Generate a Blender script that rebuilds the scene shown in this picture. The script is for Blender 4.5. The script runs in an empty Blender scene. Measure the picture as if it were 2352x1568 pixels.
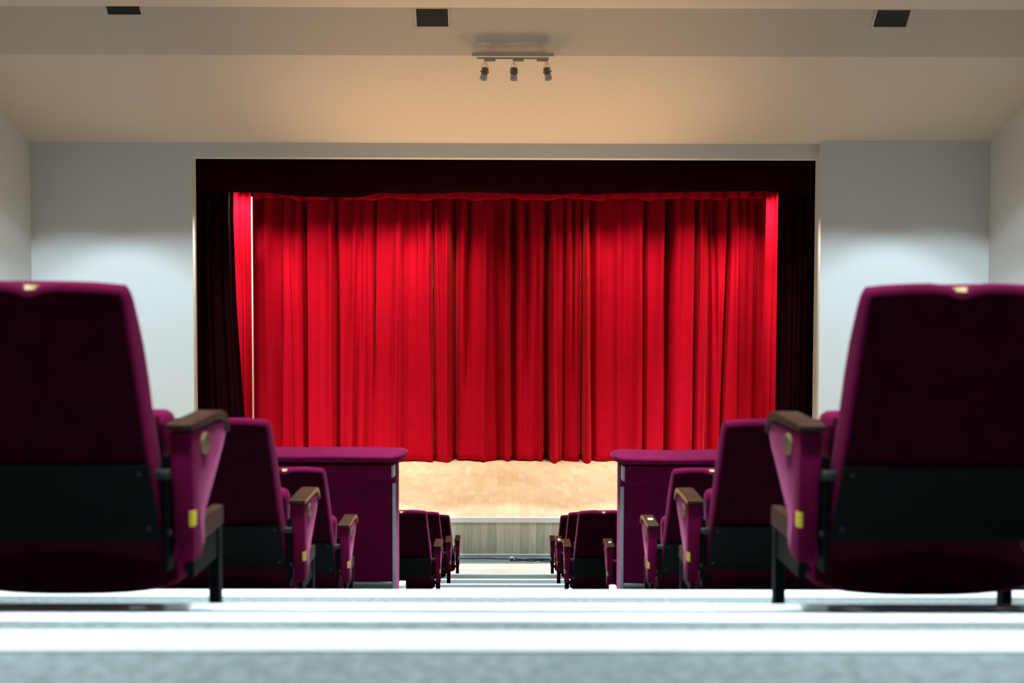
import bpy, bmesh, math, random
from mathutils import Vector, Matrix

# ------------------------------------------------------------------ camera
SC = bpy.context.scene
COL = SC.collection
F = 2600.0                       # focal length in pixels of the 2352 px wide frame
PHI, YAW, ROLL = -0.0400, 0.0044, 0.0025
EYE = Vector((0.037, 0.0, 4.04))
cy, sy, cp, sp = math.cos(YAW), math.sin(YAW), math.cos(PHI), math.sin(PHI)
cr, sr = math.cos(ROLL), math.sin(ROLL)
RIGHT = Vector((cy, -sy, 0)); FWD = Vector((cp * sy, cp * cy, sp)); UP = Vector((-sp * sy, -sp * cy, cp))
AXU = RIGHT * cr + UP * sr
AXV = UP * cr - RIGHT * sr
cam_data = bpy.data.cameras.new('camera')
cam = bpy.data.objects.new('camera', cam_data)
COL.objects.link(cam)
M = Matrix.Identity(4)
for i in range(3):
    M[i][0] = AXU[i]; M[i][1] = AXV[i]; M[i][2] = -FWD[i]; M[i][3] = EYE[i]
cam.matrix_world = M
cam_data.sensor_width = 36.0
cam_data.lens = F / 2352.0 * 36.0
cam_data.clip_end = 100
cam_data.clip_start = 0.05
cam_data.dof.use_dof = True
cam_data.dof.focus_distance = 21.5
cam_data.dof.aperture_fstop = 3.0
SC.camera = cam

def at(u, v, D):
    """point on the plane Y = D that the photograph shows at pixel (u, v)"""
    d = FWD + AXU * ((u - 1176) / F) - AXV * ((v - 784) / F)
    return EYE + d * ((D - EYE.y) / d.y)

def depth_at(v, z, u=1165):
    """depth at which a horizontal plane of height z meets pixel row v"""
    d = FWD + AXU * ((u - 1176) / F) - AXV * ((v - 784) / F)
    return (z - EYE.z) / d.z * d.y

# ------------------------------------------------------------------ world, view, lights
W = bpy.data.worlds.new('world'); SC.world = W
W.use_nodes = True
W.node_tree.nodes['Background'].inputs[0].default_value = (0.72, 0.68, 0.66, 1)
W.node_tree.nodes['Background'].inputs[1].default_value = 0.004
vs = SC.view_settings
vs.view_transform = 'Standard'; vs.look = 'None'; vs.gamma = 1.0; vs.use_curve_mapping = False
vs.exposure = 0.0

COOL = (0.80, 0.95, 1.0)
WARM = (1.0, 0.65, 0.33)
def spot(name, loc, target, power, half_deg, blend=0.3, col=COOL, rad=0.06):
    l = bpy.data.lights.new(name, 'SPOT')
    l.energy = power; l.color = col; l.spot_size = math.radians(2 * half_deg); l.spot_blend = blend
    l.shadow_soft_size = rad
    o = bpy.data.objects.new(name, l); COL.objects.link(o)
    o.location = loc
    o.rotation_euler = (Vector(target) - Vector(loc)).to_track_quat('-Z', 'Y').to_euler()
    return o
Z0 = EYE.z
CEIL = at(1176, 18, 16.97).z           # underside of the flat ceiling
# recessed downlights over the seating: straight down, and a few tilted towards the seat fronts
for D, p in ((2.2, 800), (4.1, 740), (5.9, 800), (7.7, 1000), (9.6, 720), (11.6, 730), (13.7, 780)):
    for X in (-3.0, -1.5, 0.0, 1.5, 3.0):
        spot('downlight', (X, D, CEIL - 0.03), (X, D + 0.02, 0), p, 18, 0.6, COOL, 0.22)
for D, p in ((4.1, 760), (6.4, 480), (8.7, 400), (11.0, 330), (13.4, 330)):
    for X in (-2.4, 0.0, 2.4):
        spot('downlight', (X, D, CEIL - 0.03), (X * 0.45, D - 1.5, CEIL - 5.2), p * (1.5 if X == 0 and D > 6 else 1.0), 24, 0.6, COOL, 0.22)
for X in (-2.0, 0.0, 2.0):
    spot('downlight', (X, 15.4, CEIL - 0.03), (X, 17.42, 0.05), 1700, 11, 0.7)
    spot('downlight', (X * 0.9, 15.5, CEIL - 0.03), (X * 0.9, 15.75, 0), 1000, 13, 0.6, COOL, 0.2)
# wall washers thrown on the wall beside the stage
for X in (-7.6, -6.1, 6.1, 7.6):
    spot('wall_washer', (X, 14.0, CEIL - 0.03), (X, 20.5, -1.2), 1700, 31, 0.25, (0.74, 0.92, 1.0))
STZ = 0.604
# stage lamps behind the valance, aimed at the main curtain
for X, p in ((-4.9, 520), (-3.7, 480), (-2.65, 520), (-1.85, 380), (-1.2, 400), (0.6, 90), (1.6, 300), (2.45, 500), (3.85, 480), (4.85, 480)):
    spot('stage_lamp', (X, 21.65, Z0 + 2.45), (X, 23.45, Z0 - 1.0), p * 0.68, 35, 0.8, (1.0, 0.80, 0.62), 0.05)
for X in (-5.3, 5.35):
    spot('stage_lamp', (X, 21.7, Z0 + 2.5), (X, 22.4, Z0 + 0.5), 420, 35, 0.6, (1.0, 0.80, 0.62), 0.05)
    spot('stage_lamp', (X * 0.97, 21.5, Z0 + 2.5), (X, 22.3, Z0 - 1.9), 420, 16, 0.8, (1.0, 0.84, 0.68), 0.05)
for X in (-4.5, -1.5, 1.5, 4.5):
    spot('stage_lamp', (X, 21.6, Z0 + 2.6), (X, 19.7, STZ), 740, 44, 0.5, (1.0, 0.90, 0.73), 0.05)
# added unseen fill lights low on the apron, warming the sloping ceiling
for X in (-3.6, -2.4, 2.4, 3.6):
    spot('ceiling_fill', (X, 19.9, STZ + 0.12), (X * 0.2, 18.9, Z0 + 3.2), 420, 36, 1.0, WARM, 0.45)

# ------------------------------------------------------------------ materials
def mat(name, base, rough=0.6, metal=0.0, sheen=0.0, sheen_tint=None, spec=0.5, var=0.0, vscale=8.0, bump=0.0, bscale=200.0, col2=None, vstretch=None):
    m = bpy.data.materials.new(name); m.use_nodes = True
    nt = m.node_tree; b = nt.nodes['Principled BSDF']
    b.inputs['Base Color'].default_value = (*base, 1)
    b.inputs['Roughness'].default_value = rough
    b.inputs['Metallic'].default_value = metal
    b.inputs['Specular IOR Level'].default_value = spec
    if sheen:
        b.inputs['Sheen Weight'].default_value = sheen
        b.inputs['Sheen Roughness'].default_value = 0.25
        b.inputs['Sheen Tint'].default_value = (*(sheen_tint or base), 1)
    tc = nt.nodes.new('ShaderNodeTexCoord')
    src = tc.outputs['Object']
    if vstretch:
        mp = nt.nodes.new('ShaderNodeMapping'); mp.inputs['Scale'].default_value = vstretch
        nt.links.new(src, mp.inputs['Vector']); src = mp.outputs['Vector']
    if var or col2:
        n = nt.nodes.new('ShaderNodeTexNoise'); n.inputs['Scale'].default_value = vscale; n.inputs['Detail'].default_value = 4
        nt.links.new(src, n.inputs['Vector'])
        mx = nt.nodes.new('ShaderNodeMix'); mx.data_type = 'RGBA'
        c2 = col2 or tuple(min(1, c * (1 + var)) for c in base)
        c1 = base if col2 else tuple(c * (1 - var) for c in base)
        rmp = nt.nodes.new('ShaderNodeMapRange'); rmp.inputs['From Min'].default_value = 0.35; rmp.inputs['From Max'].default_value = 0.65
        nt.links.new(n.outputs['Fac'], rmp.inputs['Value'])
        nt.links.new(rmp.outputs['Result'], mx.inputs['Factor'])
        mx.inputs['A'].default_value = (*c1, 1); mx.inputs['B'].default_value = (*c2, 1)
        nt.links.new(mx.outputs['Result'], b.inputs['Base Color'])
    if bump:
        n2 = nt.nodes.new('ShaderNodeTexNoise'); n2.inputs['Scale'].default_value = bscale
        nt.links.new(src, n2.inputs['Vector'])
        bp = nt.nodes.new('ShaderNodeBump'); bp.inputs['Strength'].default_value = bump; bp.inputs['Distance'].default_value = 0.004
        nt.links.new(n2.outputs['Fac'], bp.inputs['Height']); nt.links.new(bp.outputs['Normal'], b.inputs['Normal'])
    return m

M_SEAT = mat('magenta_velvet', (0.160, 0.0026, 0.043), 0.85, sheen=0.28, sheen_tint=(1.0, 0.26, 0.52), spec=0.08, var=0.12, vscale=14, bump=0.15, bscale=300)
M_SEAT_SHADE = mat('shaded_magenta_velvet', (0.034, 0.0010, 0.009), 0.9, sheen=0.12, sheen_tint=(0.6, 0.06, 0.25), spec=0.05, var=0.15, vscale=14, bump=0.15, bscale=300)  # darker copy of the seat velvet, shade on rear faces put into its colour
M_PLATE = mat('black_plastic', (0.0018, 0.0040, 0.0046), 0.6, spec=0.10, var=0.15, vscale=30)
M_STEEL = mat('black_steel', (0.0025, 0.004, 0.005), 0.6, spec=0.07)
M_PIN = mat('grey_plastic', (0.035, 0.045, 0.045), 0.5, spec=0.3)
M_WOOD = mat('dark_wood', (0.032, 0.010, 0.005), 0.45, spec=0.16, col2=(0.055, 0.017, 0.007), vscale=30, vstretch=(3, 0.4, 3))
M_AMBER = mat('amber_wood_edge', (0.42, 0.17, 0.04), 0.4)
M_GOLD = mat('brass', (0.34, 0.215, 0.085), 0.5, metal=0.35, var=0.2, vscale=60)
M_BRONZE = mat('dark_bronze', (0.085, 0.050, 0.020), 0.5, metal=0.3, var=0.25, vscale=70)
M_YELLOW = mat('yellow_plastic', (0.85, 0.62, 0.03), 0.5)
M_PAPER = mat('white_paper', (0.85, 0.87, 0.9), 0.6)
M_CARPET = mat('grey_carpet', (0.20, 0.232, 0.232), 0.95, var=0.22, vscale=60, bump=0.5, bscale=260, spec=0.1)
M_ALU = mat('white_aluminium', (0.88, 0.91, 0.92), 0.4)
M_TRIM = mat('grey_aluminium', (0.50, 0.56, 0.60), 0.4, metal=0.3)
M_WALL = mat('white_plaster', (0.60, 0.62, 0.63), 0.8, spec=0.2, bump=0.05, bscale=60)
M_CEIL = mat('ceiling_plaster', (0.56, 0.49, 0.42), 0.85, spec=0.2)
M_DARK = mat('dark_stage_paint', (0.03, 0.03, 0.03), 0.9)
M_GRILLE = mat('dark_grille', (0.035, 0.033, 0.03), 0.7)
M_RED = mat('red_velvet', (0.42, 0.002, 0.017), 0.8, sheen=0.5, sheen_tint=(1.0, 0.07, 0.06), spec=0.05, var=0.07, vscale=3.0, vstretch=(1.5, 1.5, 14), bump=0.1, bscale=120)
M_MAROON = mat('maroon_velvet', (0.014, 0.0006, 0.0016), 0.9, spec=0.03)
M_LAMP = mat('grey_lamp_paint', (0.52, 0.48, 0.46), 0.5)
M_LAMPD = mat('dark_lamp_metal', (0.17, 0.155, 0.135), 0.45, metal=0.2)
M_CABLE = mat('black_rubber', (0.008, 0.009, 0.010), 0.5)
M_BEIGE = mat('beige_floor', (0.80, 0.66, 0.53), 0.55, var=0.07, vscale=6)
M_LEAK = mat('white_paint', (0.9, 0.88, 0.8), 0.5)

def planks(name, along, c1, c2, cm, w, h, mortar, rough, grain):
    """board pattern: 'w' is the board length, 'h' its width, running along the given axis"""
    m = bpy.data.materials.new(name); m.use_nodes = True
    nt = m.node_tree; b = nt.nodes['Principled BSDF']
    tc = nt.nodes.new('ShaderNodeTexCoord'); sx = nt.nodes.new('ShaderNodeSeparateXYZ'); cx = nt.nodes.new('ShaderNodeCombineXYZ')
    nt.links.new(tc.outputs['Object'], sx.inputs[0])
    nt.links.new(sx.outputs[along], cx.inputs[0]); nt.links.new(sx.outputs['X'], cx.inputs[1])
    br = nt.nodes.new('ShaderNodeTexBrick')
    br.offset = 0.37; br.offset_frequency = 2
    br.inputs['Scale'].default_value = 1.0
    br.inputs['Brick Width'].default_value = w; br.inputs['Row Height'].default_value = h
    br.inputs['Mortar Size'].default_value = mortar; br.inputs['Bias'].default_value = 0.0
    br.inputs['Color1'].default_value = (*c1, 1); br.inputs['Color2'].default_value = (*c2, 1); br.inputs['Mortar'].default_value = (*cm, 1)
    nt.links.new(cx.outputs[0], br.inputs['Vector'])
    n = nt.nodes.new('ShaderNodeTexNoise'); n.inputs['Scale'].default_value = 1.0; n.inputs['Detail'].default_value = 6
    mp = nt.nodes.new('ShaderNodeMapping'); mp.inputs['Scale'].default_value = (2.0, 45, 1)
    nt.links.new(cx.outputs[0], mp.inputs['Vector']); nt.links.new(mp.outputs[0], n.inputs['Vector'])
    mx = nt.nodes.new('ShaderNodeMix'); mx.data_type = 'RGBA'; mx.blend_type = 'MULTIPLY'
    rp = nt.nodes.new('ShaderNodeMapRange'); rp.inputs['From Min'].default_value = 0.3; rp.inputs['From Max'].default_value = 0.7
    rp.inputs['To Min'].default_value = 1 - grain; rp.inputs['To Max'].default_value = 1.0
    nt.links.new(n.outputs['Fac'], rp.inputs['Value'])
    mx.inputs['Factor'].default_value = 1.0
    nt.links.new(br.outputs['Color'], mx.inputs['A']); nt.links.new(rp.outputs['Result'], mx.inputs['B'])
    nt.links.new(mx.outputs['Result'], b.inputs['Base Color'])
    b.inputs['Roughness'].default_value = rough
    b.inputs['Specular IOR Level'].default_value = 0.3
    return m
M_PARQUET = planks('maple_parquet', 'Y', (0.86, 0.68, 0.47), (0.74, 0.55, 0.35), (0.62, 0.43, 0.25), 0.50, 0.13, 0.0015, 0.5, 0.12)
M_FRONT = planks('grey_oak_boards', 'Z', (0.80, 0.78, 0.63), (0.56, 0.55, 0.43), (0.28, 0.27, 0.2), 1.9, 0.125, 0.002, 0.6, 0.35)

# ------------------------------------------------------------------ mesh helpers
class MB:
    def __init__(self): self.bm = bmesh.new()
    def box(self, lo, hi, bevel=0.0, seg=2):
        bm = self.bm
        vs_ = [bm.verts.new((x, y, z)) for x in (lo[0], hi[0]) for y in (lo[1], hi[1]) for z in (lo[2], hi[2])]
        fs = [(0, 1, 3, 2), (4, 6, 7, 5), (0, 4, 5, 1), (2, 3, 7, 6), (0, 2, 6, 4), (1, 5, 7, 3)]
        nf = [bm.faces.new([vs_[i] for i in f]) for f in fs]
        if bevel:
            es = list({e for f in nf for e in f.edges})
            bmesh.ops.bevel(bm, geom=es, offset=bevel, segments=seg, affect='EDGES', profile=0.5)
        return self
    def prism(self, poly, x0, x1, bevel=0.0, seg=2, x1fn=None):
        """polygon of (y, z) extruded along x"""
        bm = self.bm
        a = [bm.verts.new((x0, y, z)) for y, z in poly]
        b = [bm.verts.new((x1fn(y, z) if x1fn else x1, y, z)) for y, z in poly]
        n = len(poly)
        nf = [bm.faces.new(a[::-1]), bm.faces.new(b)]
        for i in range(n):
            nf.append(bm.faces.new((a[i], a[(i + 1) % n], b[(i + 1) % n], b[i])))
        bmesh.ops.recalc_face_normals(bm, faces=nf)
        if bevel:
            es = list({e for f in nf for e in f.edges})
            bmesh.ops.bevel(bm, geom=es, offset=bevel, segments=seg, affect='EDGES', profile=0.5)
        return self
    def loft(self, rings, cap0=True, cap1=True, closed=True):
        bm = self.bm
        R = [[bm.verts.new(p) for p in r] for r in rings]
        n = len(R[0]); nf = []
        for i in range(len(R) - 1):
            for j in range(n if closed else n - 1):
                k = (j + 1) % n
                nf.append(bm.faces.new((R[i][j], R[i][k], R[i + 1][k], R[i + 1][j])))
        if cap0: nf.append(bm.faces.new(R[0][::-1]))
        if cap1: nf.append(bm.faces.new(R[-1]))
        if closed: bmesh.ops.recalc_face_normals(bm, faces=nf)
        return self
    def cyl(self, a, b, ra, rb=None, n=16):
        a, b = Vector(a), Vector(b); rb = ra if rb is None else rb
        d = (b - a).normalized(); u = d.orthogonal().normalized(); w = d.cross(u)
        ring = lambda c, r: [c + (u * math.cos(2 * math.pi * i / n) + w * math.sin(2 * math.pi * i / n)) * r for i in range(n)]
        return self.loft([ring(a, ra), ring(b, rb)])
    def tube(self, pts, r, n=8):
        pts = [Vector(p) for p in pts]; rings = []; u = None
        for i, p in enumerate(pts):
            d = (pts[min(i + 1, len(pts) - 1)] - pts[max(i - 1, 0)]).normalized()
            if u is None: u = d.orthogonal().normalized()
            u = (u - d * u.dot(d)).normalized(); w = d.cross(u)
            rings.append([p + (u * math.cos(2 * math.pi * j / n) + w * math.sin(2 * math.pi * j / n)) * r for j in range(n)])
        return self.loft(rings)
    def mirror(self):
        for v in self.bm.verts: v.co.x = -v.co.x
        bmesh.ops.reverse_faces(self.bm, faces=self.bm.faces[:])
        return self
    def build(self, name, m, parent=None, smooth=False, loc=None, angle=40):
        me = bpy.data.meshes.new(name); self.bm.normal_update()
        self.bm.to_mesh(me); self.bm.free()
        me.materials.append(m)
        if smooth:
            me.shade_smooth()
            me.set_sharp_from_angle(angle=math.radians(angle))
        o = bpy.data.objects.new(name, me); COL.objects.link(o)
        if parent: o.parent = parent
        if loc is not None: o.location = loc
        return o
def tag(o, label=None, cat=None, group=None, kind=None):
    if label: o['label'] = label
    if cat: o['category'] = cat
    if group: o['group'] = group
    if kind: o['kind'] = kind
    return o
def empty(name, loc=(0, 0, 0)):
    o = bpy.data.objects.new(name, None); COL.objects.link(o); o.location = loc; o.empty_display_size = 0.1
    return o
def struct(mb, name, m, label=None, smooth=False):
    o = mb.build(name, m, smooth=smooth)
    return tag(o, label, None, None, 'structure')
def lerp_table(t, x):
    if x <= t[0][0]: return t[0][1]
    for (a, va), (b, vb) in zip(t, t[1:]):
        if x <= b: return va + (vb - va) * (x - a) / (b - a)
    return t[-1][1]

# ------------------------------------------------------------------ room shell
DP = 20.5                                                    # plane of the wall around the stage opening
DS = 17.45                                                   # front of the stage
XL = at(68, 330, DP).x; XR = at(2268, 333, DP).x
ZB = at(1176, 329, DP).z                                     # where the sloping ceiling meets the wall
OXL = at(443, 600, DP).x; OXR = at(1884, 600, DP - 0.15).x
OZ = at(1164, 363, DP).z
RIDGE = (17.56, at(1176, 128, 17.56).z)
TOP = (16.97, at(1176, 18, 16.97).z)
CEIL_Z = TOP[1]

# seat rows: leg depth, photo pixel of the rear aisle corner of the armrests
ARM = (-0.039, -0.384, 0.606)
ROWS = {1: (3.169, (1839, 976), (440, 975)), 2: (5.047, (1581.7, 1150), (698.8, 1148)), 3: (6.920, (1489.6, 1206.5), (800.6, 1204.8)),
        5: (10.744, (1297, 1253.3), (1011.4, 1254.5)), 6: (12.837, (1279, 1244), (1035, 1243.6)), 7: (14.939, (1265, 1241), (1054.6, 1240))}
ROW4 = (9.85, (1395, 1254.5))
def row_z(r):
    D, a, b = ROWS[r]
    return (at(*a, D + ARM[1]).z + at(*b, D + ARM[1]).z) / 2 - ARM[2]
ZR = {r: row_z(r) for r in ROWS}
ZR[4] = at(*ROW4[1], ROW4[0] + ARM[1]).z - ARM[2]

# stepped floor: (height, depth of the front edge, nosing seen?)
steps = []
def st(z, v=None, D=None, nose=True):
    steps.append((z, depth_at(v, z) if v else D, nose))
st(Z0 - 0.50, v=1456); st(Z0 - 0.65, v=1413.5); st(Z0 - 0.79, v=1390)
st(ZR[1], v=1362)
zz = ZR[1]; g = (ZR[2] - ZR[1]) / 4
st(zz + g, D=4.02); st(zz + 2 * g, D=4.50); st(zz + 3 * g, D=4.92)
st(ZR[2], D=5.50)
g = (ZR[3] - ZR[2]) / 4
st(ZR[2] + g, D=5.93); st(ZR[2] + 2 * g, D=6.38); st(ZR[2] + 3 * g, D=6.78)
st(ZR[3], D=7.32)
g = (ZR[4] - ZR[3]) / 5
st(ZR[3] + g, D=7.8); st(ZR[3] + 2 * g, D=8.55); st(ZR[3] + 3 * g, D=9.1); st(ZR[3] + 4 * g, D=9.58)
st(ZR[4], D=10.25)
st(ZR[5], v=1350.2)
st((ZR[5] + ZR[6]) / 2, v=1340.6)
st(ZR[6], v=1329.5)
st((ZR[6] + ZR[7]) / 2, v=1317.8)
st(ZR[7], v=1315)
st(ZR[7] * 0.5, v=1305.5)
FLOOR0 = 0.0
prof = [(-2.5, -0.4), (-2.5, steps[0][0])]
for i, (z, D, n) in enumerate(steps):
    prof.append((D, z))
    nz = steps[i + 1][0] if i + 1 < len(steps) else FLOOR0
    prof.append((D, nz))
prof += [(DS + 0.02, FLOOR0), (DS + 0.02, -0.4)]
fm = MB()
a = [fm.bm.verts.new((XL, y, z)) for y, z in prof]; b = [fm.bm.verts.new((XR, y, z)) for y, z in prof]
for i in range(len(prof)):
    j = (i + 1) % len(prof)
    fm.bm.faces.new((a[i], a[j], b[j], b[i]))
fm.bm.faces.new(a); fm.bm.faces.new(b[::-1])
bmesh.ops.recalc_face_normals(fm.bm, faces=fm.bm.faces[:])
fl = struct(fm, 'floor', M_CARPET, 'grey carpeted stepped floor going down to the stage')
fl.data.materials.append(M_BEIGE)
yb = steps[-2][1]                                            # the lowest step and the floor in front are pale beige
yg = depth_at(1294, FLOOR0)
for p in fl.data.polygons:
    c = p.center
    if p.normal.z > 0.9 and c.y > yb + 0.02: p.material_index = 1
# grey carpet runner along the foot of the stage
tag(struct(MB().box((XL + 0.01, yg, FLOOR0 + 0.0), (XR - 0.01, DS, FLOOR0 + 0.006)), 'trim_1', M_CARPET), 'grey carpet strip along the foot of the stage')
k = 2
for i, (z, D, n) in enumerate(steps):
    w = 0.085 if i == 0 else 0.05
    m = MB().box((XL + 0.02, D - w, z - 0.001), (XR - 0.02, D + 0.004, z + 0.004), 0.0015, 1)
    m.box((XL + 0.02, D, z - 0.032), (XR - 0.02, D + 0.004, z - 0.001))
    struct(m, 'trim_%d' % k, M_ALU, 'white metal nosing along the front edge of a step'); k += 1

wl = MB().box((XL - 0.2, -2.5, -0.4), (XL, DP + 0.25, CEIL_Z + 0.2)); struct(wl, 'wall_left', M_WALL)
wr = MB().box((XR, -2.5, -0.4), (XR + 0.2, DP + 0.25, CEIL_Z + 0.2)); struct(wr, 'wall_right', M_WALL)
wf = MB()
wf.box((XL, DP, -0.2), (OXL, DP + 0.25, ZB + 1.2)).box((OXR, DP - 0.15, -0.2), (XR, DP + 0.25, ZB + 0.4)).box((OXL, DP, OZ), (OXR, DP + 0.25, ZB + 1.2))
struct(wf, 'wall_front', M_WALL, 'pale wall around the wide stage opening')
cl = MB()
pts = [(DP + 0.2, ZB), (DP, ZB), RIDGE, TOP, (-2.5, CEIL_Z)]
cpoly = pts + [(-2.5, CEIL_Z + 0.3), (16.5, CEIL_Z + 0.3), (DP + 0.2, ZB + 1.2)]
cl.prism(cpoly, XL, XR)
struct(cl, 'ceiling', M_CEIL, 'pale ceiling sloping down in two bands towards the stage')
# stage house behind the opening
sh = MB().box((-7.6, DP + 0.25, STZ), (-7.4, 25.0, Z0 + 6)).box((7.4, DP + 0.25, STZ), (7.6, 25.0, Z0 + 6)).box((-7.6, 24.9, STZ), (7.6, 25.1, Z0 + 6)).box((-7.6, DP + 0.25, Z0 + 6), (7.6, 25.1, Z0 + 6.2))
sh.box((-7.6, DP + 0.15, ZB + 1.0), (7.6, DP + 0.25, Z0 + 6.2))
struct(sh, 'wall_back', M_DARK, 'dark walls of the stage house behind the curtains')

# ------------------------------------------------------------------ stage
stage = tag(empty('stage', (0, DS, 0)), 'raised wooden stage with pale parquet in front of the red curtain', 'stage')
def local(mb, root):
    for v in mb.bm.verts: v.co -= root.location
    return mb
zt0 = at(1176, 1199.3, DS).z; STZ_E = STZ
ds = MB().box((XL + 0.002, DS + 0.012, STZ - 0.06), (XR - 0.002, DP - 0.152, STZ)).box((OXL + 0.002, DP - 0.152, STZ - 0.06), (OXR - 0.002, DP + 0.252, STZ)).box((-7.39, DP + 0.252, STZ - 0.06), (7.39, 24.89, STZ))
local(ds, stage).build('deck', M_PARQUET, stage)
local(MB().box((XL + .002, DS, 0.0), (XR - .002, DS + 0.10, STZ - 0.06)), stage).build('front_panel', M_FRONT, stage)
xj = at(1178, 1197, DS).x
e1 = MB().box((XL + .002, DS - 0.012, zt0), (xj - 0.003, DS + 0.04, STZ + 0.004), 0.002, 1)
e1.box((xj + 0.003, DS - 0.012, zt0), (XR - .002, DS + 0.04, STZ + 0.004), 0.002, 1)
local(e1, stage).build('edge_trim', M_ALU, stage)
zb0, zb1 = at(1176, 1275.5, DS).z, at(1176, 1272, DS).z
local(MB().box((XL + .002, DS - 0.01, zb0), (XR - .002, DS + 0.04, zb1), 0.002, 1), stage).build('base_trim', M_ALU, stage)
local(MB().box((XL + .002, DS - 0.004, 0.0), (XR - .002, DS + 0.06, zb0)), stage).build('skirting', M_CARPET, stage)
zs = at(1176, 1058.5, 23.75)

# ------------------------------------------------------------------ curtains
def cloth(name, m, xs_fn, D, z_top, z_bot_fn, prof_fn, nx, nz, thick=0.012):
    """hanging cloth: xs_fn(s, t) gives x for s in 0..1 across, t in 0..1 from top to bottom"""
    bm = bmesh.new(); grid = []
    for i in range(nz + 1):
        t = i / nz; row = []
        for j in range(nx + 1):
            s = j / nx
            x = xs_fn(s, t); zb = z_bot_fn(s)
            zt = z_top(s) if callable(z_top) else z_top
            row.append(bm.verts.new((x, D + prof_fn(x, s, t), zt + (zb - zt) * t)))
        grid.append(row)
    for i in range(nz):
        for j in range(nx):
            bm.faces.new((grid[i][j], grid[i + 1][j], grid[i + 1][j + 1], grid[i][j + 1]))
    bm.normal_update()
    me = bpy.data.meshes.new(name); bm.to_mesh(me); bm.free(); me.materials.append(m); me.shade_smooth()
    o = bpy.data.objects.new(name, me); COL.objects.link(o)
    md = o.modifiers.new('thickness', 'SOLIDIFY'); md.thickness = thick; md.offset = 1.0
    return o

DC = 23.5
rng = random.Random(7)
def c1(z): return 530 + z / 2.45
def c2(z): return 930 + z / 2.45
def c3(z): return 1330 + z / 2.45
# fold table: kind, pixel at top, middle, bottom, width px, height m, fade at bottom
FO = []
def R_(c, t, m, b, w=5, h=0.07, f=1.0, ft=1.0): FO.append(('r', c(t), c(m), c(b), w, h, ft, f))
def E_(c, t, m, b, w=30, h=0.10, f=1.0, ft=1.0, side=1): FO.append(('e', c(t), c(m), c(b), w * side, h, ft, f))
def G_(c, t, m, b, w=9, h=0.20, f=1.0, ft=1.0): FO.append(('g', c(t), c(m), c(b), w, h, ft, f))
R_(c1, 205, 205, 205, 7, .06, .1); R_(c1, 165, 165, 165, 12, .03)
E_(c1, 308, 308, 296, 25, .08, side=-1); E_(c1, 330, 345, 350, 14, .06, ft=.1, side=1)
R_(c1, 380, 378, 380, 8, .05, .2); G_(c1, 425, 428, 428, 6, .10); E_(c1, 443, 443, 443, 40, .09, side=-1)
R_(c1, 573, 571, 572, 7, .09); G_(c1, 594, 603, 600, 7, .12, .7); E_(c1, 603, 618, 620, 30, .06, .4, side=-1)
R_(c1, 710, 692, 678, 5, .09); R_(c1, 725, 725, 730, 5, .04); R_(c1, 765, 757, 745, 7, .08); R_(c1, 790, 793, 790, 4, .05, .1)
G_(c1, 823, 812, 800, 3, .12, .1); E_(c1, 825, 828, 830, 24, .07, .3, side=-1); R_(c1, 875, 870, 865, 7, .035, .3); R_(c1, 910, 905, 900, 6, .03, .2)
R_(c1, 950, 937, 925, 6, .09); E_(c1, 966, 962, 956, 14, .08, side=1)
R_(c2, 40, 42, 45, 9, .03, .3); R_(c2, 85, 85, 85, 5, .06, .1); R_(c2, 134, 118, 90, 6, .08, .2); E_(c2, 153, 147, 156, 22, .12, side=1); G_(c2, 160, 155, 165, 4, .14, .2)
R_(c2, 170, 190, 198, 5, .08, .6); R_(c2, 213, 217, 215, 4, .05, .1); R_(c2, 245, 236, 232, 6, .08, .8); E_(c2, 262, 263, 263, 18, .14, side=1); G_(c2, 272, 274, 274, 9, .24, .5)
R_(c2, 335, 320, 318, 6, .08, .1); G_(c2, 362, 357, 352, 7, .16, .02); 
R_(c2, 452, 451, 442, 4, .09, .8); E_(c2, 488, 494, 512, 18, .06, side=1); G_(c2, 540, 545, 545, 22, .10, .8)
R_(c2, 574, 576, 585, 5, .16, 1.0); G_(c2, 610, 608, 606, 10, .26, .35)
R_(c2, 658, 660, 660, 7, .07, .1); G_(c2, 683, 680, 675, 8, .12, .1); R_(c2, 728, 722, 705, 7, .06, .4); R_(c2, 763, 763, 770, 5, .12, .5)
G_(c2, 806, 795, 800, 9, .26, .8); R_(c2, 832, 834, 840, 7, .10); E_(c2, 838, 840, 850, 12, .08, ft=.2, side=1)
G_(c2, 900, 893, 890, 4, .10, .6); R_(c2, 923, 932, 940, 7, .08, .1); G_(c2, 945, 945, 945, 4, .16, .0)
G_(c2, 998, 997, 995, 5, .16); R_(c2, 1015, 1015, 1018, 6, .08)
R_(c3, 36, 46, 55, 6, .06); E_(c3, 40, 50, 66, 14, .09, ft=.4, side=1); G_(c3, 60, 62, 78, 8, .08, 1)
R_(c3, 100, 105, 92, 6, .07, .6); R_(c3, 135, 140, 140, 8, .03); R_(c3, 216, 222, 235, 8, .08, .4); R_(c3, 285, 288, 290, 8, .03)
R_(c3, 336, 336, 328, 9, .10); E_(c3, 354, 352, 352, 14, .08, side=1); G_(c3, 362, 362, 362, 6, .10, .7)
R_(c3, 400, 400, 400, 12, .03); R_(c3, 470, 455, 450, 7, .07, .1); E_(c3, 492, 478, 478, 18, .08, side=1); G_(c3, 500, 492, 490, 9, .28, .45)
R_(c3, 560, 548, 552, 8, .06, .7); E_(c3, 655, 640, 640, 26, .10, side=1); G_(c3, 661, 652, 645, 6, .18, .6); R_(c3, 684, 672, 660, 5, .07); R_(c3, 715, 705, 680, 7, .05)
G_(c3, 740, 735, 730, 9, .12, .6); R_(c3, 748, 775, 785, 6, .10, .3); G_(c3, 762, 772, 780, 5, .14, .0)
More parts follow.
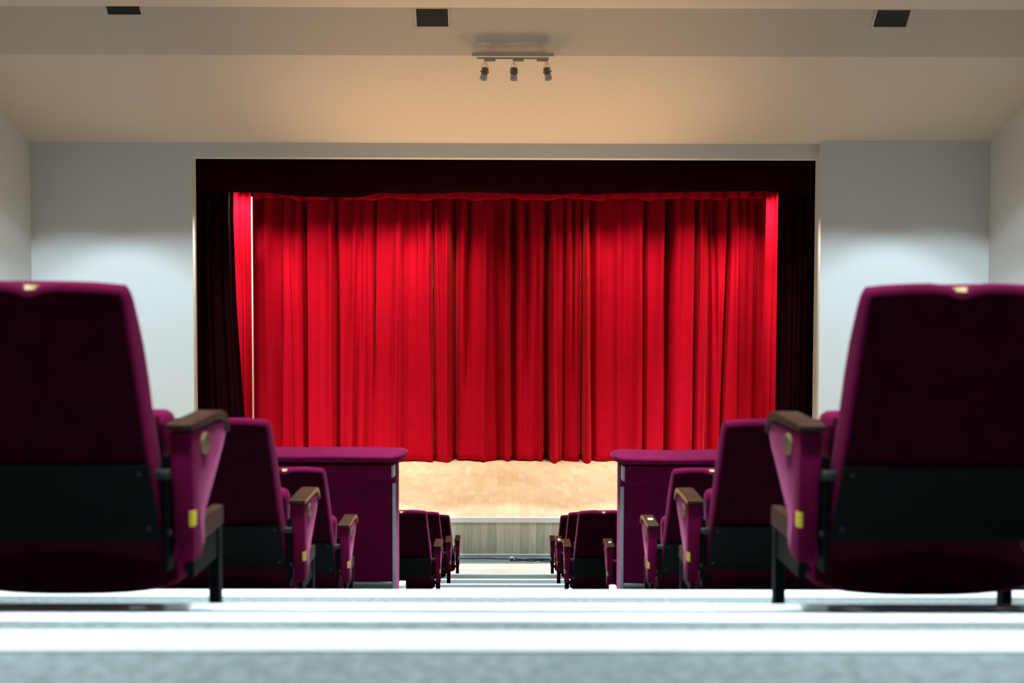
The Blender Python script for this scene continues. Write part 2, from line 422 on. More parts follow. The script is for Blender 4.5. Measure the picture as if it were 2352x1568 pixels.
G_(c3, 850, 826, 802, 4, .22, .9); E_(c3, 852, 830, 806, 16, .07, side=-1); R_(c3, 882, 882, 883, 4, .05); R_(c3, 928, 928, 928, 7, .05, .3); R_(c3, 975, 972, 970, 7, .04, .3); G_(c3, 1010, 1010, 1010, 10, .05)
PXM = F / DC                                                # pixels per metre at the curtain
X0C = at(1165, 700, DC).x
def main_profile(x, s, t):
    u = 1165 + (x - X0C) * PXM
    y = 0.025 * math.sin(u * 0.031 + 1.0) + 0.02 * math.sin(u * 0.077 + 0.5 + t * 1.2) + 0.006 * math.sin(u * 0.29 + 2 * t)
    for kd, ut, um, ub, w, h, ft, f in FO:
        uc = ut + (um - ut) * t * 2 if t < .5 else um + (ub - um) * (t - .5) * 2
        d = u - uc
        if abs(d) > 120: continue
        amp = {'r': 2.1, 'g': 2.6, 'e': 1.9}[kd] * (0.45 + 0.55 * min(1.0, t / 0.10)) * h * (ft + (f - ft) * min(1.0, max(0.0, (t - 0.05) / 0.75)))
        if kd == 'r':
            y -= amp * math.exp(-(d / w) ** 2 * .6)
        elif kd == 'g':
            y += amp * math.exp(-(abs(d) / w) ** 3)
        else:
            sd = 1 if w > 0 else -1; a = abs(w); q = d * sd
            y -= amp * (math.exp(q / a) if q <= 0 else max(0.0, 1 - q / 2.5))
    if t > 0.93:
        y += -0.03 * (t - 0.93) / 0.07 * math.sin(u * 0.11)
    return y
xa_, xb_ = at(581.5, 700, DC).x, at(1764, 700, DC).x
zc_top = at(1176, 425, DC).z
random.seed(3)
def main_bot(s):
    u = 581 + s * 1183
    return STZ + 0.012 + 0.018 * (0.5 + 0.5 * math.sin(u * 0.047 + 1)) * (0.5 + 0.5 * math.sin(u * 0.013)) + 0.006 * math.sin(u * 0.2)
mc = cloth('stage_curtain', M_RED, lambda s, t: xa_ + (xb_ - xa_) * s, DC, zc_top, main_bot, main_profile, 1180, 44)
tag(mc, 'wide bright red velvet main curtain closed across the stage', 'curtain')

# red lit strips on both sides, nearer to the lamps
DI = 22.4
def strip(name, uL, uR, label, seed):
    r = random.Random(seed); ph = [r.uniform(0, 6) for _ in range(4)]
    def xs(s, t):
        a = at(lerp_table(uL, t), 700, DI).x; b_ = at(lerp_table(uR, t), 700, DI).x
        return a + (b_ - a) * s
    o = cloth(name, M_RED, xs, DI, at(1176, 415, DI).z, lambda s: STZ + 0.01,
              lambda x, s, t: 0.035 * math.sin(s * 15 + ph[0] + 0.6 * t) + 0.02 * math.sin(s * 37 + ph[1]) + 0.012 * math.sin(s * 61 + ph[2] - t), 90, 30)
    return tag(o, label, 'curtain', 'red side curtains')
strip('side_curtain', [(0, 470), (1, 470)], [(0, 579), (.5, 579), (1, 580.5)], 'narrow strongly lit red curtain left of the main curtain, beside the white leak strip', 1)
strip('side_curtain', [(0, 1757), (.5, 1753), (1, 1750)], [(0, 1850), (1, 1850)], 'narrow strongly lit red curtain at the right end of the main curtain', 2)

# dark leg curtains directly behind the opening
DL = 21.15
def leg_curtain(uL, uR, label, seed):
    r = random.Random(seed); ph = [r.uniform(0, 6) for _ in range(6)]
    def xs(s, t):
        a = at(lerp_table(uL, t), 700, DL).x; b_ = at(lerp_table(uR, t), 700, DL).x
        return a + (b_ - a) * s
    def pf(x, s, t):
        return 0.05 * math.sin(s * 26 + ph[0] + t) + 0.03 * math.sin(s * 47 + ph[1] - .5 * t) + 0.015 * math.sin(s * 88 + ph[2])
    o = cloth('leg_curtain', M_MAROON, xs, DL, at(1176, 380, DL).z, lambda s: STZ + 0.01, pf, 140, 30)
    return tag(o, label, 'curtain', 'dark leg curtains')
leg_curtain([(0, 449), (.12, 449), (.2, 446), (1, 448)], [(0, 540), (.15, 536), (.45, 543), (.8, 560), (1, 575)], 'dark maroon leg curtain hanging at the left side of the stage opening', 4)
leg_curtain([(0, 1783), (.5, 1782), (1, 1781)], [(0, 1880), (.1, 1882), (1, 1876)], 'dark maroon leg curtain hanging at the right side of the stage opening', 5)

# dark valance
DV = 20.92
vb = [(440, 440), (450, 440), (540, 441), (560, 442), (600, 443.5), (607, 442), (640, 446), (700, 451.5), (760, 454), (825, 453.5), (850, 448), (878, 443.5), (930, 446), (1000, 445.5), (1060, 442), (1140, 443), (1200, 446), (1290, 447), (1320, 444), (1340, 448.5), (1400, 445), (1500, 443), (1600, 441), (1690, 440), (1760, 439.5), (1770, 440), (1783, 443), (1884, 445)]
vxa, vxb = at(447, 400, DV).x, at(1881, 400, DV).x
def vx(s, t):
    x = vxa + (vxb - vxa) * s
    return x
def v_u(s): return 447 + (1881 - 447) * s
folds_v = [449 + i * 59.6 for i in range(25)]
def vprof(x, s, t):
    u = v_u(s); y = 0.012 * math.sin(u * .05)
    for i, q in enumerate(folds_v):
        q2 = q + ((i * 37) % 11 - 5) * t * 1.6
        y -= (0.03 + 0.02 * ((i * 7) % 3)) * math.exp(-((u - q2) / 6.0) ** 2) * (0.3 + 0.7 * t)
    return y - 0.03 * t
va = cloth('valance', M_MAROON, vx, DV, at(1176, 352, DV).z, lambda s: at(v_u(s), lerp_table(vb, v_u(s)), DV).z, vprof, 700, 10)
tag(va, 'long dark maroon valance hanging across the top of the stage opening', 'valance')

# red inner pelmet just in front of the main curtain
DQ = 23.0
pxa, pxb = at(583, 440, DQ).x, at(1772, 440, DQ).x
def q_u(s): return 583 + (1772 - 583) * s
def qprof(x, s, t):
    u = q_u(s)
    return 0.05 * math.sin(u * .095 + 1.5 * math.sin(u * .017)) + .03 * math.sin(u * .21 + 2) + 0.02 * t
pe = cloth('pelmet', M_RED, lambda s, t: pxa + (pxb - pxa) * s, DQ, at(1176, 418, DQ).z,
           lambda s: at(q_u(s), 456.5 + 2.4 * math.sin(q_u(s) * .047) + 1.6 * math.sin(q_u(s) * .11 + 1) + (2.5 if q_u(s) > 700 and q_u(s) < 1500 else 0) * 0.5, DQ).z, qprof, 500, 6)
tag(pe, 'short wavy red pelmet along the top of the main curtain', 'pelmet')
pz0, pz1 = STZ, at(579, 452, 22.7).z
pp = at(580, 700, 22.7)
pp = at(580, 700, 22.2); pz1 = at(579, 452, 22.2).z
po = MB().box((pp.x - 0.013, 22.185, pz0), (pp.x + 0.013, 22.215, pz1), 0.003, 1).build('light_leak', M_LEAK)  # white post added in place of light leaking past the curtain edge
tag(po, 'white stand-in strip for a light leak at the left edge of the main red curtain', 'light_leak')

# ------------------------------------------------------------------ padded half walls
def half_wall(s, label):
    """s = 1 right of the aisle, -1 left of it"""
    D = 8.2
    if s > 0:
        ue, pad_u, v0, v1, vl0, vl1, vt0, vt1 = 1424.5, 1409, 1040, 1071, 1070, 1109, 1339, 1344.5
    else:
        ue, pad_u, v0, v1, vl0, vl1, vt0, vt1 = 909.5, 929.5, 1034, 1066, 1068, 1101, 1335.5, 1341
    xe = at(ue, 1200, D).x
    XW = (XR - 0.02) if s > 0 else (XL + 0.02)
    zf = ZR[3] + 2 * (ZR[4] - ZR[3]) / 5
    root = tag(empty('half_wall', (xe, D, zf)), label, 'half wall', 'padded half walls')
    def bx(x0, x1, y0, y1, z0, z1, name, m, bev=0.0, seg=2, sm=False):
        lo = (min(x0, x1), y0, z0); hi = (max(x0, x1), y1, z1)
        return local(MB().box(lo, hi, bev, seg), root).build(name, m, root, smooth=sm, angle=60)
    zt = at(ue, v1, D).z
    bx(xe, XW, D, D + 0.24, zf, zt, 'body', M_SEAT, 0.004)
    ztb0, ztb1 = at(ue, vt1, D).z, at(ue, vt0, D).z
    bx(xe + s * 0.026, XW, D - 0.008, D, zf, ztb0, 'skirting', M_CARPET)
    bx(xe + s * 0.026, XW, D - 0.010, D, ztb0, ztb1, 'base_trim', M_TRIM, 0.002, 1)
    bx(xe, xe + s * 0.025, D - 0.007, D, zf, at(ue, vl1 + 8, D).z, 'corner_trim', M_TRIM, 0.002, 1)
    Dl = D - 0.10
    bx(xe + s * 0.022, XW, Dl, D, at(ue, vl1, Dl).z, at(ue, vl0, Dl).z, 'ledge', M_SEAT, 0.006)
    bx(xe + s * 0.004, xe + s * 0.0215, Dl - 0.004, D, at(ue, vl1 - 5, Dl).z, at(ue, vl0 + 1, Dl).z, 'ledge_trim', M_TRIM, 0.002, 1)
    # padded top: soft loaf lofted along x with a rounded end
    Dn = D - 0.16
    zp0, zp1 = at(ue, v1 - 1, Dn).z, at(ue, v0, Dn + 0.25).z
    xp = at(pad_u, 1050, Dn + 0.15).x
    y0, y1 = Dn, D + 0.34; yc, zc = (y0 + y1) / 2, (zp0 + zp1) / 2; hy, hz = (y1 - y0) / 2, (zp1 - zp0) / 2
    rings = []
    L = abs(XW - xp)
    stn = [0.0, 0.008, 0.022, 0.045, 0.08, 0.12] + [0.12 + (L - 0.12) * i / 24 for i in range(1, 25)]
    for q, d in enumerate(stn):
        kx = 1.0 if d >= 0.08 else 1 - (1 - d / 0.08) ** 2.2 * 0.55
        wob = 0.003 * math.sin(d * 9 + (1 if s > 0 else 3))
        ring = []
        for j in range(28):
            an = 2 * math.pi * j / 28
            ca, sa = math.cos(an), math.sin(an)
            ex = 0.45
            yy = math.copysign(abs(ca) ** ex, ca) * hy * kx
            zz_ = math.copysign(abs(sa) ** ex, sa) * hz * (0.35 + 0.65 * kx)
            if sa < 0: yy *= 1 - 0.25 * (abs(sa) ** 1.5)
            ring.append((xp + s * d, yc + yy, zc + (1 - kx) * 0.012 + zz_ + (wob if sa > 0 else 0)))
        rings.append(ring)
    local(MB().loft(rings), root).build('padded_top', M_SEAT, root, smooth=True, angle=80)
    return root
half_wall(-1, 'padded magenta half wall left of the aisle, behind the left seats')
half_wall(1, 'padded magenta half wall right of the aisle, behind the right seats')
# low curbs at the ends of the half walls
for s, u0, u1, v0, lab in ((-1, 914, 929, 1343, 'short white step end beside the left half wall'), (1, 1418, 1402, 1352, 'short white step end beside the right half wall')):
    D0 = 8.55
    p, q = at(u0, v0, D0), at(u1, v0, D0)
    m = MB().box((min(p.x, q.x), D0, p.z - 0.13), (max(p.x, q.x), 8.68, p.z), 0.004, 1)
    struct(m, 'trim_%d' % k, M_ALU, lab); k += 1

# ------------------------------------------------------------------ auditorium chairs
CX = 0.31
T_REAR = [(.328, -.3865), (.508, -.4315), (.936, -.50), (1.0, -.51)]
T_HALF = [(.328, .278), (.508, .2625), (.936, .2235), (1.0, .218)]
T_THK = [(.33, .085), (.5, .10), (.62, .100), (.72, .108), (.80, .108), (.86, .098), (.90, .084), (.925, .070), (.95, .05)]
def backrest_mesh():
    rings = []
    zs_ = [.331, .336, .36, .42, .48, .54, .60, .66, .72, .77, .81, .845, .875, .90, .918, .930, .938, .9435, .946]
    ins = [.006, 0] + [0] * 12 + [.001, .005, .011, .019, .027]
    for z, i_ in zip(zs_, ins):
        yr = lerp_table(T_REAR, z); w = lerp_table(T_HALF, z); t = lerp_table(T_THK, z)
        ring = []
        # outline counter-clockwise seen from above, starting at the rear centre
        N = 12
        def corner(px, py, r, a0, n=4):
            return [(px + r * math.cos(a0 + (math.pi / 2) * q / n), py + r * math.sin(a0 + (math.pi / 2) * q / n)) for q in range(n + 1)]
        rr = .010; rf = min(.045, t * .48)
        wf_ = w + 0.006
        y0 = yr + i_; y1 = yr + t - i_ * .6
        w0 = w - i_ * .35; w1 = wf_ - i_ * .35
        if y1 - y0 < 0.012: y1 = y0 + 0.012
        rf = min(rf, (y1 - y0) * .48); rr = min(rr, (y1 - y0) * .4)
        pts_ = []
        for q in range(N + 1):                               # rear face from left to right, slightly crowned
            xx = -w0 + rr + (2 * (w0 - rr)) * q / N
            pts_.append((xx, y0 - 0.004 * (1 - (xx / w0) ** 2)))
        pts_ += corner(w0 - rr, y0 + rr, rr, -math.pi / 2)[1:]
        pts_ += corner(w1 - rf, y1 - rf, rf, 0)
        for q in range(1, N):
            xx = (w1 - rf) - (2 * (w1 - rf)) * q / N
            pts_.append((xx, y1 + 0.008 * (1 - (xx / w1) ** 2)))
        pts_ += corner(-w1 + rf, y1 - rf, rf, math.pi / 2)
        pts_ += corner(-w0 + rr, y0 + rr, rr, math.pi)[:-1]
        kz = min(1, max(0, (z - .86) / .07))
        for x, y in pts_:
            lob = 0.011 * (1 - min(1, abs(x) / .23) ** 3) - 0.017 * math.exp(-(x / .030) ** 2)
            ring.append((CX + x, y, z + kz * lob))
        rings.append(ring)
    return MB().loft(rings)
def pan_mesh():
    rings = []
    for z, hw, ins in ((.150, .255, .035), (.153, .272, .022), (.160, .284, .012), (.172, .290, .004), (.19, .292, 0), (.24, .290, 0), (.28, .262, 0), (.34, .252, 0), (.45, .248, 0), (.55, .251, 0), (.59, .251, .003), (.611, .246, .012), (.622, .234, .026)):
        y0 = lerp_table([(.15, -.295), (.33, -.282), (.62, -.262)], z) + ins
        y1 = y0 + .112 - 2 * ins
        ring = []
        r = .028 if y1 - y0 > .07 else (y1 - y0) * .4
        for cxs, cys, a0 in ((hw - r, y0 + r, -math.pi / 2), (hw - r, y1 - r, 0), (-hw + r, y1 - r, math.pi / 2), (-hw + r, y0 + r, math.pi)):
            for q in range(5):
                an = a0 + math.pi / 2 * q / 4
                ring.append((cxs + r * math.cos(an), cys + r * math.sin(an)))
        # refine the long sides
        full = []
        for i in range(len(ring)):
            p, q = ring[i], ring[(i + 1) % len(ring)]
            full.append(p)
            if abs(p[0] - q[0]) > .2:
                for j in range(1, 10): full.append((p[0] + (q[0] - p[0]) * j / 10, p[1] + (q[1] - p[1]) * j / 10))
        kz = max(0, min(1, (.24 - z) / .08))
        rings.append([(CX + x, y, z + kz * .028 * (abs(x) / .29) ** 3) for x, y in full])
    return MB().loft(rings)
ARM_POLY = [(-.384, .586), (-.075, .583), (-.055, .572), (-.046, .548), (-.075, .512), (-.262, .365), (-.272, .34), (-.272, .285), (-.30, .262), (-.374, .262)]
REST_POLY = [(-.392, .590), (-.392, .604), (-.388, .608), (-.13, .613), (-.09, .611), (-.055, .602), (-.031, .584), (-.023, .560), (-.023, .545), (-.039, .545), (-.047, .566), (-.068, .583), (-.13, .592)]
def ellipse_plate(c, ry, rz, tx, n=28, dome=.35):
    """oval plate facing -x"""
    mk = lambda x, k: [(x, c[1] + ry * k * math.cos(2 * math.pi * i / n), c[2] + rz * k * math.sin(2 * math.pi * i / n)) for i in range(n)]
    return MB().loft([mk(c[0], 1.0), mk(c[0] - tx * .6, 1.0), mk(c[0] - tx, .9), mk(c[0] - tx, .78), mk(c[0] - tx * .7, .72), mk(c[0] - tx * .75, .3)])
def make_chair(side, upper, first=True, amber=True, inner=False):
    """side 1: aisle on its left; -1: aisle on its right. upper: rows with the wooden side rail"""
    root = empty('auditorium_chair')
    def fin(mb, name, m, parent=None, smooth=False, angle=40):
        if side < 0: mb.mirror()
        return mb.build(name, m, parent or root, smooth=smooth, angle=angle)
    bk = fin(backrest_mesh(), 'backrest', M_SEAT, smooth=True, angle=50)
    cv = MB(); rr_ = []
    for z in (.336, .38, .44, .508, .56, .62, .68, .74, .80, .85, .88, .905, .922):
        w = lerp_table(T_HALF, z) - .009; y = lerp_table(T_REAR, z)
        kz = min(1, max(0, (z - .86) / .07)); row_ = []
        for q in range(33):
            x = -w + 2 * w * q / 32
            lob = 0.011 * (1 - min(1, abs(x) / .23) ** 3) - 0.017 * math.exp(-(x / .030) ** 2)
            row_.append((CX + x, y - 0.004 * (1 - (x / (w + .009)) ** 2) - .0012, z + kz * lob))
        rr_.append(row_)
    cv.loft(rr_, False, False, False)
    fin(cv, 'back_shade', M_SEAT_SHADE, bk, True)  # added thin sheet that paints the shade on the rear of the back
    # oval plaque in the dip at the top of the back
    em = MB(); n = 24; cyy, czz, tl = -.484, .9385, math.radians(38)
    def er(k, h):
        out = []
        for i in range(n):
            x = .031 * k * math.cos(2 * math.pi * i / n); y = .013 * k * math.sin(2 * math.pi * i / n)
            out.append((CX + x, cyy + y * math.cos(tl) - h * math.sin(tl), czz + y * math.sin(tl) + h * math.cos(tl)))
        return out
    em.loft([er(1, -.004), er(1, .003), er(.85, .005), er(.7, .004)])
    fin(em, 'plaque', M_GOLD, bk, True)
    # black panel over the lower rear of the back
    pl = MB(); bm = pl.bm; rows_ = []
    for off in (-.014, -.002):
        for z, h in ((.322, .277), (.512, .2605)):
            y = lerp_table(T_REAR, z) + (0.0013 if z < .33 else -.0013)
            rows_.append([bm.verts.new((CX + sx_ * h, y + off - .003, z)) for sx_ in (-1, 1)])
    a_, b_, c_, d_ = rows_
    fs = [bm.faces.new((a_[0], a_[1], b_[1], b_[0])), bm.faces.new((c_[1], c_[0], d_[0], d_[1])), bm.faces.new((a_[0], b_[0], d_[0], c_[0])), bm.faces.new((a_[1], c_[1], d_[1], b_[1])), bm.faces.new((b_[0], b_[1], d_[1], d_[0])), bm.faces.new((a_[1], a_[0], c_[0], c_[1]))]
    bmesh.ops.recalc_face_normals(bm, faces=fs)
    bmesh.ops.bevel(bm, geom=bm.edges[:], offset=.0035, segments=2, affect='EDGES', profile=.5)
    bp = fin(pl, 'back_panel', M_PLATE)
    for zz_, hx in ((.492, .238), (.352, .25)):
        for sx_ in (-1, 1):
            y = lerp_table(T_REAR, zz_) - .0165
            fin(MB().cyl((CX + sx_ * hx, y - .003, zz_), (CX + sx_ * hx, y + .004, zz_), .0055, .0075, 12), 'screw', M_PIN, bp, True)
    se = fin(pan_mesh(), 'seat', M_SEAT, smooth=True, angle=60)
    se.data.materials.append(M_SEAT_SHADE)
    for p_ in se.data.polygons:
        if p_.normal.y < -.75 or p_.normal.z < -.8: p_.material_index = 1  # shade painted on the rear and underside of the folded seat
    # arm on the aisle side
    ap = fin(MB().prism(ARM_POLY, -.039, .018, .004, 2, x1fn=lambda y, z: .004 + .014 * max(0, (z - .26) / .32)), 'arm_panel', M_SEAT, smooth=True, angle=50)
    ar = fin(MB().prism(REST_POLY, -.044, .024, .003, 2), 'armrest', M_WOOD, smooth=True, angle=50)
    if amber:
        inset = [(y, z) for y, z in REST_POLY]
        strip_ = [(-.39, .592), (-.39, .605), (-.13, .609), (-.09, .607), (-.059, .598), (-.036, .58), (-.027, .558), (-.027, .548), (-.035, .548), (-.043, .566), (-.066, .586), (-.13, .595)]
        fin(MB().prism(strip_, -.0458, -.0435), 'edge_band', M_AMBER, ar)
    if not inner:
        eb = ellipse_plate((-.0388, -.270, .545), .034, .028, .007)
        nb = len(eb.bm.faces)
        # raised letter-like mark on the darker face, upright when seen from the aisle
        eb.box((-.0452, -.270 + side * .010 - .0035, .534), (-.0436, -.270 + side * .010 + .0035, .560))
        eb.box((-.0452, -.270 - .009, .533), (-.0436, -.270 + .013, .5385))
        bd = fin(eb, 'badge', M_GOLD, ap, True, 30)
        bd.data.materials.append(M_BRONZE)
        for p_ in bd.data.polygons:
            c_ = p_.center
            if p_.index < nb and ((c_.y + .270) / .034) ** 2 + ((c_.z - .545) / .028) ** 2 < .76 ** 2: p_.material_index = 1
        tg = MB().box((-.0405, -.3785, .350), (-.0385, -.352, .388), .0006, 1)
        tg.box((-.0405, -.3795, .350), (-.030, -.3775, .388), .0006, 1)
        fin(tg, 'tag', M_YELLOW, ap)
        fin(MB().cyl((-.012, -.3735, .298), (-.012, -.379, .298), .004, .0035, 10), 'screw', M_STEEL, ap, True)
    # steel standard between arm and back, with two pivot pins
    fin(MB().box((.018, -.40, .24), (.031, -.34, .53), .003, 1), 'standard', M_STEEL)
    for zz_, yy in ((.484, -.395), (.335, -.385)):
        fin(MB().cyl((.012, yy, zz_), (.046, yy, zz_), .0135 if zz_ > .4 else .008, None, 14), 'pivot_pin', M_PIN, smooth=True)
    if upper:
        lg = MB().box((-.015, -.036, .006), (.015, .002, .283), .003, 1)
        lg.box((-.024, -.050, 0), (.024, .018, .007), .002, 1)
        fin(lg, 'leg', M_STEEL)
        fin(MB().box((-.018, -.271, .281), (.014, .006, .335), .004, 2), 'side_rail', M_WOOD)
        fin(MB().box((-.010, -.268, .195), (.010, -.035, .282), .002, 1), 'side_plate', M_STEEL)
        fin(MB().box((.0165, -.03, .198), (.052, .022, .226), .005, 2), 'bracket', M_STEEL)
        fin(MB().box((.018, -.19, .19), (.040, -.02, .215), .003, 1), 'seat_arm', M_STEEL)
    else:
        lg = MB().box((-.033, -.315, .006), (.007, -.275, .264), .003, 1)
        lg.box((-.040, -.335, 0), (.014, -.255, .007), .002, 1)
        fin(lg, 'leg', M_STEEL)
        fin(MB().box((.0, -.27, .22), (.030, -.23, .25), .003, 1), 'bracket', M_STEEL)
    return root
def copy_tree(o, parent=None):
    c = o.copy(); COL.objects.link(c)
    if parent: c.parent = parent
    for ch in list(o.children): copy_tree(ch, c)
    return c
protos = {}
def chair(row, s, label, upper, D, px, z, amber=True, second=False):
    key = (s, upper, amber)
    if key not in protos:
        o = protos[key] = make_chair(s, upper, amber=amber)
    else:
        o = copy_tree(protos[key])
    p = at(*px, D + ARM[1])
    x = p.x - s * ARM[0] + (s * 0.637 if second else 0)
    o.location = (x, D, z + 0.0005)
    tag(o, label, 'chair', 'magenta auditorium chairs beside the aisle')
    return o
sticker_spots = []
for r, words in ((1, 'nearest and largest'), (2, 'second row from the front of the picture'), (3, 'third row, just before the half wall'),
                 (5, 'nearest of three beyond the half wall'), (6, 'middle of three beyond the half wall'), (7, 'farthest, closest to the stage')):
    D, a_, b_ = ROWS[r]
    for s, px, nm in ((1, a_, 'right'), (-1, b_, 'left')):
        if r <= 3: lab = 'magenta auditorium chair %s of the aisle, %s' % (nm, words)
        else: lab = 'small magenta auditorium chair %s of the aisle, %s' % (nm, words)
        o = chair(r, s, lab, r <= 3, D, px, ZR[r], amber=(r > 1))
        sticker_spots.append((r, s, o))
        if r == 1:
            chair(r, s, 'cropped magenta chair at the %s picture edge beside the nearest chair' % nm, True, D, px, ZR[r], amber=False, second=True)
o4 = chair(4, 1, 'small magenta chair mostly hidden behind the right half wall, its arm showing', False, ROW4[0], ROW4[1], ZR[4])
sticker_spots.append((4, 1, o4))

# number stickers on some armrests
for r, s, o in sticker_spots:
    if s != 1 or r not in (3, 4, 6): continue
    dx, y0, y1, x0, x1 = {3: (0, -.245, -.20, -.022, .006), 4: (0, -.265, -.225, -.018, .006), 6: (0, -.34, -.27, -.026, .012)}[r]
    zt = 0.6105
    m = MB().box((x0, y0, 0), (x1, y1, .0012))
    if r == 6:
        m = MB()
        m.loft([[(-.008 + .018 * math.cos(a_ * math.pi / 10), -.305 + .032 * math.sin(a_ * math.pi / 10), zz_) for a_ in range(20)] for zz_ in (0, .0012)])
        m.loft([[(-.016 + .008 * math.cos(a_ * math.pi / 10), -.245 + .016 * math.sin(a_ * math.pi / 10), zz_) for a_ in range(20)] for zz_ in (0, .0012)])
    st_ = m.build('sticker', M_PAPER)
    st_.location = (o.location.x, o.location.y, o.location.z + zt)
    tag(st_, {3: 'white rectangular sticker on the armrest of the third chair on the right', 4: 'tiny white sticker on the armrest beside the right half wall', 6: 'white rounded sticker on the wooden armrest of a far right chair'}[r], 'sticker')

# ------------------------------------------------------------------ ceiling vents on the steep ceiling band
def steep_point(u, v):
    """point of the steep ceiling band shown at a pixel"""
    d = FWD + AXU * ((u - 1176) / F) - AXV * ((v - 784) / F)
    (ya, za), (yb_, zb_) = RIDGE, TOP
    nrm = Vector((0, zb_ - za, -(yb_ - ya)))
    t = nrm.dot(Vector((0, ya, za)) - EYE) / nrm.dot(d)
    return EYE + d * t
sd = Vector((0, RIDGE[0] - TOP[0], RIDGE[1] - TOP[1])).normalized()        # down the slope, away from the camera
sn = Vector((0, sd.z, -sd.y)); sn = sn if sn.z < 0 else -sn               # out of the ceiling, into the room
for (ua, ub, v0, v1, lab) in ((249, 325, 8, 32.5, 'left'), (958, 1030, 19, 60, 'middle'), (2005, 2080, 22, 61, 'right')):
    pa, pb, pc = steep_point(ua, v1), steep_point(ub, v1), steep_point((ua + ub) / 2, v0)
    w = pb.x - pa.x; h = (Vector((0, pa.y, pa.z)) - Vector((0, pc.y, pc.z))).length
    o0 = Vector((pa.x, pc.y, pc.z))
    root = tag(empty('ceiling_vent', o0), '%s dark square air vent in the ceiling above the stage' % {'left': 'leftmost', 'middle': 'middle', 'right': 'rightmost'}[lab], 'vent', 'ceiling vents')
    def pt(a_, b_, c_): return Vector((a_, 0, 0)) + sd * b_ + sn * c_
    def bar(mb, a0, a1, b0, b1, c0, c1):
        vs_ = [mb.bm.verts.new(pt(a_, b_, c_)) for a_ in (a0, a1) for b_ in (b0, b1) for c_ in (c0, c1)]
        nf = [mb.bm.faces.new([vs_[i] for i in f]) for f in ((0, 1, 3, 2), (4, 6, 7, 5), (0, 4, 5, 1), (2, 3, 7, 6), (0, 2, 6, 4), (1, 5, 7, 3))]
        bmesh.ops.recalc_face_normals(mb.bm, faces=nf)
    fr = MB(); b_ = 0.035
    bar(fr, -b_, 0, -b_, h + b_, 0, .014); bar(fr, w, w + b_, -b_, h + b_, 0, .014); bar(fr, 0, w, h, h + b_, 0, .014); bar(fr, 0, w, -b_, 0, 0, .014)
    fr.build('frame', M_CEIL, root)
    gr = MB(); bar(gr, 0, w, 0, h, .001, .004)
    n = 14
    for i in range(n):
        bar(gr, 0, w, h * (i + .3) / n, h * (i + .7) / n, .004, .009)
    gr.build('grille', M_GRILLE, root)

# ------------------------------------------------------------------ ceiling spotlight bar
DT = 17.42
pa, pb = at(1084, 121.5, DT), at(1273, 130.5, DT)
xm = (pa.x + pb.x) / 2
tr = tag(empty('track_light', (xm, DT, pa.z)), 'grey ceiling track light with three adjustable spotlights above the stage', 'lamp')
local(MB().box((pa.x, DT - 0.03, pb.z), (pb.x, DT + 0.03, pa.z), 0.004, 1), tr).build('mounting_rail', M_LAMP, tr)
D2 = DT + 0.14
qa, qb = at(1095, 131.8, D2), at(1261, 136.8, D2)
local(MB().box((qa.x, D2 - 0.02, qb.z), (qb.x, D2 + 0.02, qa.z), 0.003, 1), tr).build('track', M_LAMP, tr)
for xx in (at(1110, 130, D2).x, at(1245, 130, D2).x):
    local(MB().cyl((xx, D2, qa.z - .004), (xx, D2, min(RIDGE[1], qa.z + .06) + .01), .008, None, 10), tr).build('hanger', M_LAMP, tr, True)
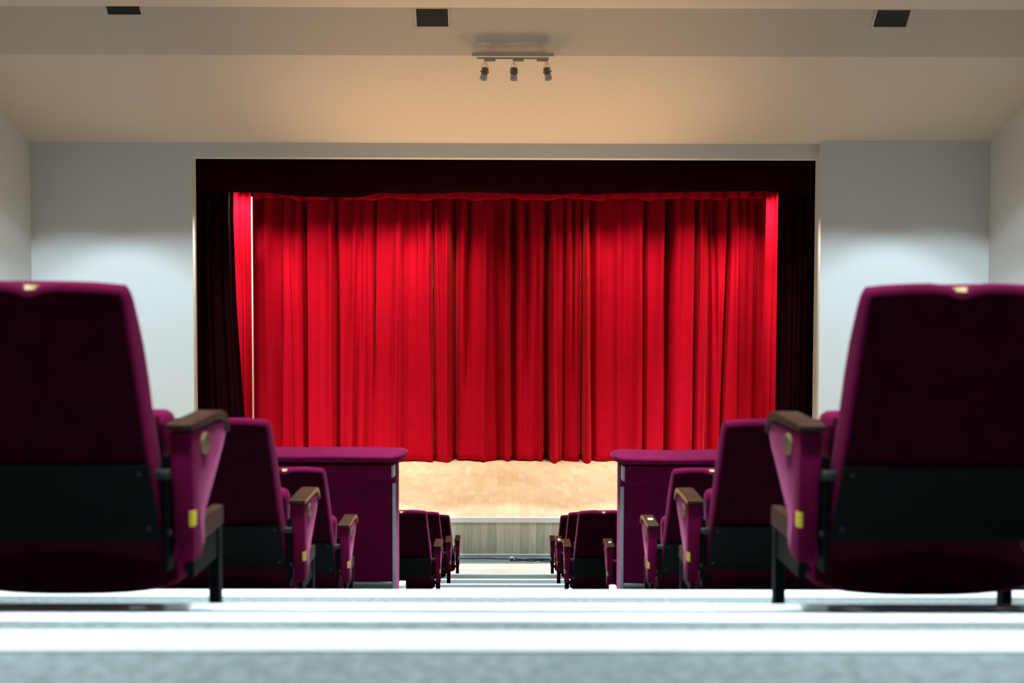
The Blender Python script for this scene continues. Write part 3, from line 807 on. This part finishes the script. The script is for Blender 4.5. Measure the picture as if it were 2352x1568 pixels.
for (uh, u0, u1, ut, vt, ub_, vb_) in ((1115, 1112, 1138, 1115, 156, 1110, 183), (1180.5, 1178, 1203, 1180.5, 156, 1180, 184), (1256, 1233, 1259, 1255, 156, 1260, 183)):
    a0, a1 = at(u0, 135, D2), at(u1, 142, D2)
    head = local(MB().box((a0.x, D2 - .022, a1.z), (a1.x, D2 + .022, a0.z + .004), .004, 1), tr).build('adapter', M_LAMP, tr)
    P0 = at(ut, vt, D2); P1 = at(ub_, vb_, D2 - .02)
    ax = (P1 - P0).normalized(); ln = (P1 - P0).length
    # dark cylinder with a pale flared shade
    u = ax.orthogonal().normalized(); w_ = ax.cross(u)
    def rg(d, r): return [P0 + ax * d + (u * math.cos(i * math.pi / 12) + w_ * math.sin(i * math.pi / 12)) * r for i in range(24)]
    body = local(MB().loft([rg(0, .035), rg(0, .045), rg(.006, .052), rg(ln * .64, .049)]), tr).build('lamp_body', M_LAMPD, tr, True)
    local(MB().loft([rg(ln * .62, .0495), rg(ln * .66, .051), rg(ln * .98, .060), rg(ln, .058), rg(ln * .9, .050), rg(ln * .7, .044)]), tr).build('shade', M_LAMP, body, True)
    hang = at(uh, 143, D2)
    ctr = P0 + ax * (ln * .36)
    side = Vector((0, 1, 0)).cross(ax).normalized()
    for sg in (-1, 1):
        e = ctr + side * (.058 * sg)
        pts_ = []
        for i in range(13):
            t = i / 12
            pts_.append(hang.lerp(e, t) + side * sg * .022 * math.sin(t * math.pi) )
        local(MB().tube(pts_, .0035, 6), tr).build('yoke', M_LAMP, body, True)
        local(MB().cyl(e - side * sg * .012, e + side * sg * .008, .010, None, 12), tr).build('knob', M_LAMPD, body, True)
    local(MB().tube([hang.lerp(P0, i / 8) + Vector((.008 * math.sin(i * .5), 0, 0)) for i in range(9)], .0025, 6), tr).build('cord', M_LAMPD, body, True)

# ------------------------------------------------------------------ cables at the foot of the stage
zc_ = 0.017
def cpt(u, v):
    d = FWD + AXU * ((u - 1176) / F) - AXV * ((v - 784) / F)
    t = (zc_ - EYE.z) / d.z
    p = EYE + d * t
    p.y = min(p.y, DS - .02)
    return p
def curve_pts(pts_, n=10):
    out = []
    P = [cpt(*p) for p in pts_]
    for i in range(len(P) - 1):
        p0, p1, p2, p3 = P[max(i - 1, 0)], P[i], P[i + 1], P[min(i + 2, len(P) - 1)]
        for q in range(n):
            t = q / n
            out.append(.5 * ((2 * p1) + (-p0 + p2) * t + (2 * p0 - 5 * p1 + 4 * p2 - p3) * t * t + (-p0 + 3 * p1 - 3 * p2 + p3) * t ** 3))
    out.append(P[-1]); return out
m = MB().tube(curve_pts([(860, 1281), (960, 1281.5), (1052, 1281.5), (1080, 1281.6), (1110, 1281.2), (1140, 1282), (1170, 1282.3)]), .011, 6)
tag(m.build('power_cable', M_CABLE, smooth=True), 'straight black cable lying along the foot of the stage, left of the white plug', 'cable')
m = MB().tube(curve_pts([(1178, 1283), (1172, 1285.4), (1182, 1286.8), (1200, 1285.6), (1220, 1283.2), (1236, 1282.8), (1250, 1284.6), (1268, 1287)]), .010, 6)
m.tube(curve_pts([(1183, 1282.4), (1200, 1284.8), (1215, 1287), (1228, 1286.8), (1238, 1284.2), (1246, 1282.6), (1262, 1283), (1280, 1283.5)]), .010, 6)
m.tube(curve_pts([(1240, 1283), (1238, 1285.6), (1250, 1288), (1275, 1288), (1300, 1287)]), .010, 6)
tag(m.build('power_cable', M_CABLE, smooth=True), 'loosely looped black cable at the foot of the stage, right of the white plug', 'cable')
p = cpt(1176, 1282)
m = MB().box((p.x - .030, p.y - .03, .006), (p.x + .030, p.y + .02, .045), .006, 2)
tag(m.build('plug', M_PAPER, smooth=True), 'small white plug lying on the black cable at the foot of the stage', 'plug')
